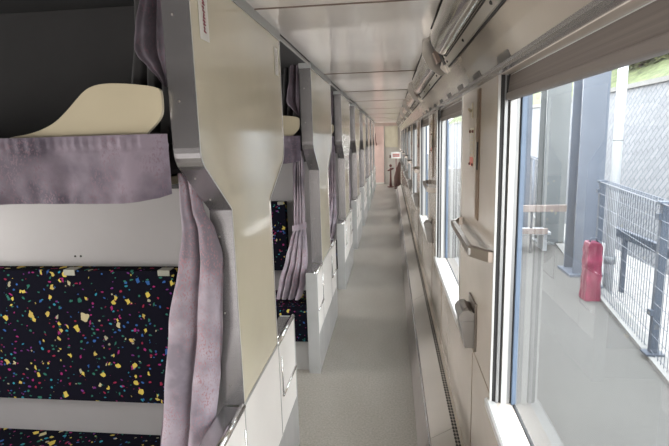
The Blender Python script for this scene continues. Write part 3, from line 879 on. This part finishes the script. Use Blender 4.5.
bm = bmesh.new(); tube(bm, [(.085, 14.75, .02), (.085, 14.75, .31), (.135, 14.75, .51), (.225, 14.75, .75)], .009, 8); obj('edge_tube', bm, 'pinkband', t, True)

# ------------------------------------------------------------------ outside: platform, fence, columns, retaining wall, hillside
ZP = -.10
bm = bmesh.new()
prism(bm, [(.62, -2), (1.13, -2), (1.30, .0), (1.915, 3.44), (2.155, 5.04), (3.4, 13.4), (5.0, 24), (.62, 24)], 'z', ZP-.5, ZP)
struct('platform_floor', bm, 'platform')
bm = bmesh.new()
def fx(y): return 1.802+.149*(y-3.47)
prism(bm, [(fx(-1)-.01, -1), (fx(-1)+.11, -1), (fx(14)+.11, 14), (fx(14)-.01, 14)], 'z', ZP-.4, ZP+.03)
struct('trim_platform_kerb', bm, 'platform_edge')
struct('ground', B(.45, 40, -20, 60, -1.2, -.62), 'ground')
# masonry wall and the slope above it
XR = 4.3
bm = bmesh.new()
prism(bm, [(XR-.25, -.62), (XR+.05, 2.25), (XR+.35, 2.25), (XR+.35, -.62)], 'y', -12, 45)
struct('wall_retaining', bm, 'stone')
struct('trim_wall_coping', B(XR+.0, XR+.38, -12, 45, 2.25, 2.33), 'platform_edge')
bm = bmesh.new()
def hill(u, v):
    x = XR+.36+u*16; y = -12+v*60
    z = 2.2+u*11*(1-.25*u)+.35*noise.noise(Vector((x*.5, y*.4, 0)))*min(1, u*8)
    return (x, y, z)
grid(bm, hill, 40, 90)
o = struct('ground_hillside', bm, 'grass', smooth=True)
bm = bmesh.new()
def path(u, v):
    y = 4+u*14; s = .02+u*.22+v*.045
    x = XR+.36+s*16
    z = 2.2+s*11*(1-.25*s)+.35*noise.noise(Vector((x*.5, y*.4, 0)))*min(1, s*8)+.06
    return (x, y, z)
grid(bm, path, 40, 4)
struct('ground_path', bm, 'path', smooth=True)

# wire fence: posts and mesh panels
fposts = [3.47-1.575*2, 3.47-1.575, 3.47, 5.045, 6.62, 8.195, 9.77, 11.345]
def wires(bm, y0, y1):
    r = .0026
    n_ = int((y1-y0)/.052)
    def bar(p, q):
        p = Vector(p); q = Vector(q); d = (q-p).normalized()
        a = d.cross(Vector((1, .2, .1))).normalized()*r; b = d.cross(a).normalized()*r
        va = [bm.verts.new(p+s) for s in (a, b, -a, -b)]; vb = [bm.verts.new(q+s) for s in (a, b, -a, -b)]
        for i in range(4): bm.faces.new([va[i], va[(i+1) % 4], vb[(i+1) % 4], vb[i]])
    for i in range(1, n_):
        y = lerp(y0, y1, i/n_); bar((fx(y), y, ZP+.06), (fx(y), y, 1.01))
        bar((fx(y), y, 1.01), (fx(y)+.045, y+.01, 1.03)); bar((fx(y)+.045, y+.01, 1.03), (fx(y)+.04, y+.01, .96))
    z = ZP+.08
    while z < 1.02:
        bar((fx(y0), y0, z), (fx(y1), y1, z)); z += .115
    for (dx, z) in ((0, 1.01), (.045, 1.03), (.04, .96)):
        bar((fx(y0)+dx, y0, z), (fx(y1)+dx, y1, z))
def fence(label, posts):
    t = thing('wire_fence', label, 'fence', (fx(posts[0]), posts[0], ZP))
    for i, y in enumerate(posts):
        bm = B(fx(y)+.006, fx(y)+.056, y-.022, y+.022, ZP-.05, 1.0, bev=.004); p = obj('fence_post', bm, 'fence', t)
        bm = B(fx(y)-.012, fx(y)+.062, y-.03, y+.03, 1.0, 1.025, bev=.006); obj('post_cap', bm, 'fence', p)
        for z in (.22, .9): obj('clamp', B(fx(y)-.016, fx(y)+.006, y-.02, y+.02, z, z+.04), 'fence', p)
        obj('base_plate', B(fx(y)-.03, fx(y)+.09, y-.05, y+.05, ZP+.031, ZP+.045), 'fence', p)
        if i+1 < len(posts):
            bm = bmesh.new(); wires(bm, y+.024, posts[i+1]-.024); obj('wire_panel', bm, 'fence', t)
fence('dark blue grey welded wire fence on the platform edge, right of the red box', fposts[:4])
fence('far stretch of wire fence on the platform edge, behind the grey green column', [7.7, 9.275, 10.85, 12.4])
# low dark barrier rail beyond the fence
t = thing('guard_rail', 'dark grey horizontal rail beyond the wire fence at the foot of the stone wall', 'rail', (3.2, 6, -.6))
bm = B(3.0, 3.06, 1.5, 7.1, .10, .22, bev=.01); obj('beam', bm, 'fence', t)
for y in (2, 4.2, 6.6):
    obj('leg', B(3.01, 3.05, y-.03, y+.03, -.62, .10), 'fence', t)

# canopy columns
def h_column(name, label, x0, x1, y, d, m):
    t = thing(name, label, 'column', ((x0+x1)/2, y, ZP), 'canopy columns on the platform')
    bm = bmesh.new()
    box(bm, x0, x1, y, y+.022, ZP, 4.2); box(bm, x0, x1, y+d-.022, y+d, ZP, 4.2); box(bm, (x0+x1)/2-.012, (x0+x1)/2+.012, y+.022, y+d-.022, ZP, 4.2)
    obj('shaft', bm, m, t)
    obj('foot_plate', B(x0-.05, x1+.05, y-.05, y+d+.05, ZP+.001, ZP+.03), m, t)
    return t
t = h_column('platform_column', 'wide blue grey steel column behind the red box', 2.02, 2.29, 5.55, .30, 'bluegrey')
t = h_column('platform_column', 'grey green steel column left of the thin white pipe', 2.155, 2.47, 7.2, .32, 'grey_col')
t = h_column('platform_column', 'dark blue grey column at the far left edge of the nearest window view', 2.10, 2.26, 8.3, .3, 'bluegrey')
t = thing('lamp_pole', 'thick white round pole right of the blue grey column, beyond the fence', 'pole', (2.25, 5.2, -.62))
bm = bmesh.new(); tube(bm, [(2.25, 5.2, -.62), (2.25, 5.2, 4.2)], .046, 20); obj('shaft', bm, 'pole_white', t, True)
bm = bmesh.new(); tube(bm, [(2.25, 5.2, .14), (2.25, 5.2, .22)], .056, 20); obj('clamp_band', bm, 'grey_col', t, True)
bm = bmesh.new(); tube(bm, [(2.25, 5.2, 1.40), (2.25, 5.2, 1.41)], .050, 20); obj('collar', bm, 'grey_col', t, True)
t = thing('drain_pipe', 'thin white pipe between the two steel columns', 'pipe', (2.352, 6.5, ZP))
bm = bmesh.new(); tube(bm, [(2.352, 6.5, ZP), (2.352, 6.5, 4.2)], .046, 14); obj('pipe', bm, 'pole_white', t, True)
bm = bmesh.new()
for z in (.3, 1.02, 1.72): box(bm, 2.29, 2.415, 6.44, 6.56, z, z+.035, bev=.006)
obj('bracket', bm, 'grey_col', t)

# red vinyl covered box
t = thing('red_box', 'upright red vinyl covered extinguisher box standing on the platform by the fence', 'box', (1.898, 4.76, ZP))
bm = bmesh.new()
def redb(u, v):
    z = ZP+.002+v*.53
    s = lerp(1, .88, v)
    a = u*4; side = int(a) % 4; f = a-int(a)
    cs = [(-1, -1), (1, -1), (1, 1), (-1, 1)]
    p, q = cs[side], cs[(side+1) % 4]
    x, y = lerp(p[0], q[0], f), lerp(p[1], q[1], f)
    w = .012*noise.noise(Vector((x*2.2, y*2.2+z*7, z*9)))
    return (1.898+x*(.070*s+w)+v*.004, 4.76+y*(.075*s+w), z)
grid(bm, redb, 40, 24)
bmesh.ops.remove_doubles(bm, verts=bm.verts[:], dist=.0005)
obj('vinyl_cover', bm, 'redbox', t, True)
bm = bmesh.new(); prism(bm, round_poly([(1.838, .425), (1.966, .425), (1.955, .462), (1.850, .468)], .012, 3), 'y', 4.697, 4.823); obj('lid', bm, 'redbox', t)
bm = bmesh.new(); tube(bm, [(1.872, 4.76, .462), (1.882, 4.76, .50), (1.932, 4.76, .50), (1.942, 4.76, .462)], .008, 8); obj('carry_handle', bm, 'fence', t, True)

# plank rail seen at the far left of the window
t = thing('plank_railing', 'weathered pinkish plank railing on thin posts near the far platform end', 'railing', (2.0, 6.6, ZP))
for (x0, x1, z0, z1) in ((1.55, 2.29, .47, .56), (1.55, 2.06, .17, .245)):
    obj('plank', B(x0, x1, 6.60, 6.64, z0, z1, bev=.004), 'plank', t)
for x in (1.60, 1.86):
    bm = bmesh.new(); tube(bm, [(x, 6.66, ZP), (x, 6.66, 1.16)], .018, 8); obj('post', bm, 'fence', t, True)
t = thing('platform_bench', 'low pale bench below the plank railing on the platform', 'bench', (1.8, 6.9, ZP))
obj('seat', B(1.5, 2.15, 6.75, 7.1, .13, .17, bev=.006), 'pole_white', t)
for x in (1.56, 2.06): obj('leg', B(x, x+.05, 6.78, 7.06, ZP, .129), 'pole_white', t)

# bushes and trees on the slope
def foliage(bm, c, r, n, size, rng):
    for _ in range(n):
        while True:
            p = Vector((rng.uniform(-1, 1), rng.uniform(-1, 1), rng.uniform(-1, 1)))
            if .35 < p.length < 1: break
        q = Vector((c[0]+p.x*r[0], c[1]+p.y*r[1], c[2]+p.z*r[2]))
        q += Vector((noise.noise(q*1.3), noise.noise(q*1.3+Vector((9, 0, 0))), noise.noise(q*1.3+Vector((0, 9, 0)))))*.3*r[0]
        d = Vector((rng.uniform(-1, 1), rng.uniform(-1, 1), rng.uniform(-.6, .6))).normalized(); e = d.orthogonal().normalized()
        s = size*rng.uniform(.6, 1.3)
        bm.faces.new([bm.verts.new(q+d*s), bm.verts.new(q+e*s*.5), bm.verts.new(q-d*s), bm.verts.new(q-e*s*.5)])
rng = random.Random(11)
bushes = [((5.9, 12.6, 3.9), (.85, 1.1, 1.0), 'leaf2', 'yellow green bush above the stone wall at the left of the window view'),
          ((5.9, 15.6, 4.1), (.85, 1.3, 1.2), 'leaf', 'dark green bush above the far end of the stone wall'),
          ((7.4, 12.2, 5.6), (.95, 1.7, 1.2), 'leaf', 'large dark green bush high on the slope, above the pale path'),
          ((6.4, 8.2, 4.6), (1.0, 1.5, .9), 'leaf', 'dark green bush on the slope at the right of the window view'),
          ((7.3, 18.2, 5.6), (1.2, 1.6, 1.8), 'leaf2', 'tall yellow green bush far back on the slope'),
          ((8.4, 9.2, 6.8), (1.2, 1.9, 1.2), 'leaf', 'dark green bush highest on the slope')]
for c, r, m, lab in bushes:
    t = thing('hillside_bush', lab, 'bush', (c[0], c[1], c[2]-r[2]), 'bushes on the slope')
    bm = bmesh.new(); foliage(bm, c, r, 2600, .11, rng); obj('leaves', bm, m, t)
    bm = bmesh.new()
    for s in (-.3, 0, .35): tube(bm, [(c[0]+s*.2, c[1], c[2]-r[2]*1.05), (c[0]+s*r[0]*.7, c[1]+s*r[1]*.5, c[2]+r[2]*.3)], [.05, .02], 6)
    obj('stems', bm, 'trunk', t)

# ------------------------------------------------------------------ light
w = bpy.data.worlds.new('sky'); SC.world = w; w.use_nodes = True
nt = w.node_tree; bg = nt.nodes['Background']
tc = N(nt, 'ShaderNodeTexCoord'); sp = N(nt, 'ShaderNodeSeparateXYZ'); nt.links.new(tc.outputs['Generated'], sp.inputs[0])
r = ramp(nt, [(.0, (.55, .53, .50)), (.5, (1.0, .965, .92)), (1.0, (.92, .95, 1.0))])
mr = N(nt, 'ShaderNodeMapRange'); mr.inputs['From Min'].default_value = -1; nt.links.new(sp.outputs['Z'], mr.inputs['Value'])
nt.links.new(mr.outputs[0], r.inputs['Fac']); nt.links.new(r.outputs['Color'], bg.inputs['Color'])
bg.inputs['Strength'].default_value = 7.0

def area(name, loc, rot, e, sx, sy, col=(1, 1, 1)):
    l = bpy.data.lights.new(name, 'AREA'); l.energy = e; l.shape = 'RECTANGLE'; l.size = sx; l.size_y = sy; l.color = col
    o = bpy.data.objects.new(name, l); C.objects.link(o); o.location = loc; o.rotation_euler = rot
    return o
area('rear_fill', (-.05, YB+.05, .9), (math.radians(-90), 0, PI), 16, .6, .6, (1, .93, .86))  # added fill behind the camera, not a fitted lamp

area('bay_fill', (-1.25, -.14, .62), (math.radians(-90), 0, PI), 2.2, 1.6, .9, (1, .96, .92))  # added fill low in the near bay, out of view
# added fill outside the unseen berth-side windows, boosting their daylight
for k in range(0, NB+1):
    area('berth_window_fill', (XO-.20, .69+PITCH*k, 1.15), (0, math.radians(-90), 0), 19, .78, .74, (1, .96, .91))

# ------------------------------------------------------------------ camera
R = [[0.993, 0.007, 0.117], [0.114, 0.173, -0.978], [-0.028, 0.985, 0.171]]
cam = bpy.data.cameras.new('camera'); co = bpy.data.objects.new('camera', cam); C.objects.link(co)
def camdir(px, py): return Vector((px-334.5, -(py-223), -485.0))
Yc = camdir(391, 137).normalized(); p2 = camdir(291, 139.8).normalized()
Zc = Yc.cross(p2).normalized()
if Zc.y < 0: Zc = -Zc
Xc = Yc.cross(Zc)
m3 = Matrix((Xc, Yc, Zc))       # rows: world axes in camera space -> maps camera to world
co.matrix_world = Matrix.Translation((0, 0, 1.5)) @ m3.to_4x4()
cam.sensor_width = 36; cam.sensor_fit = 'HORIZONTAL'; cam.lens = 485/669*36; cam.clip_start = .02
SC.camera = co
SC.view_settings.view_transform = 'Standard'
SC.view_settings.look = 'None'
SC.view_settings.exposure = 0.68
SC.cycles.max_bounces = 14; SC.cycles.diffuse_bounces = 8; SC.cycles.glossy_bounces = 6; SC.cycles.transparent_max_bounces = 24
SC.cycles.sample_clamp_indirect = 8
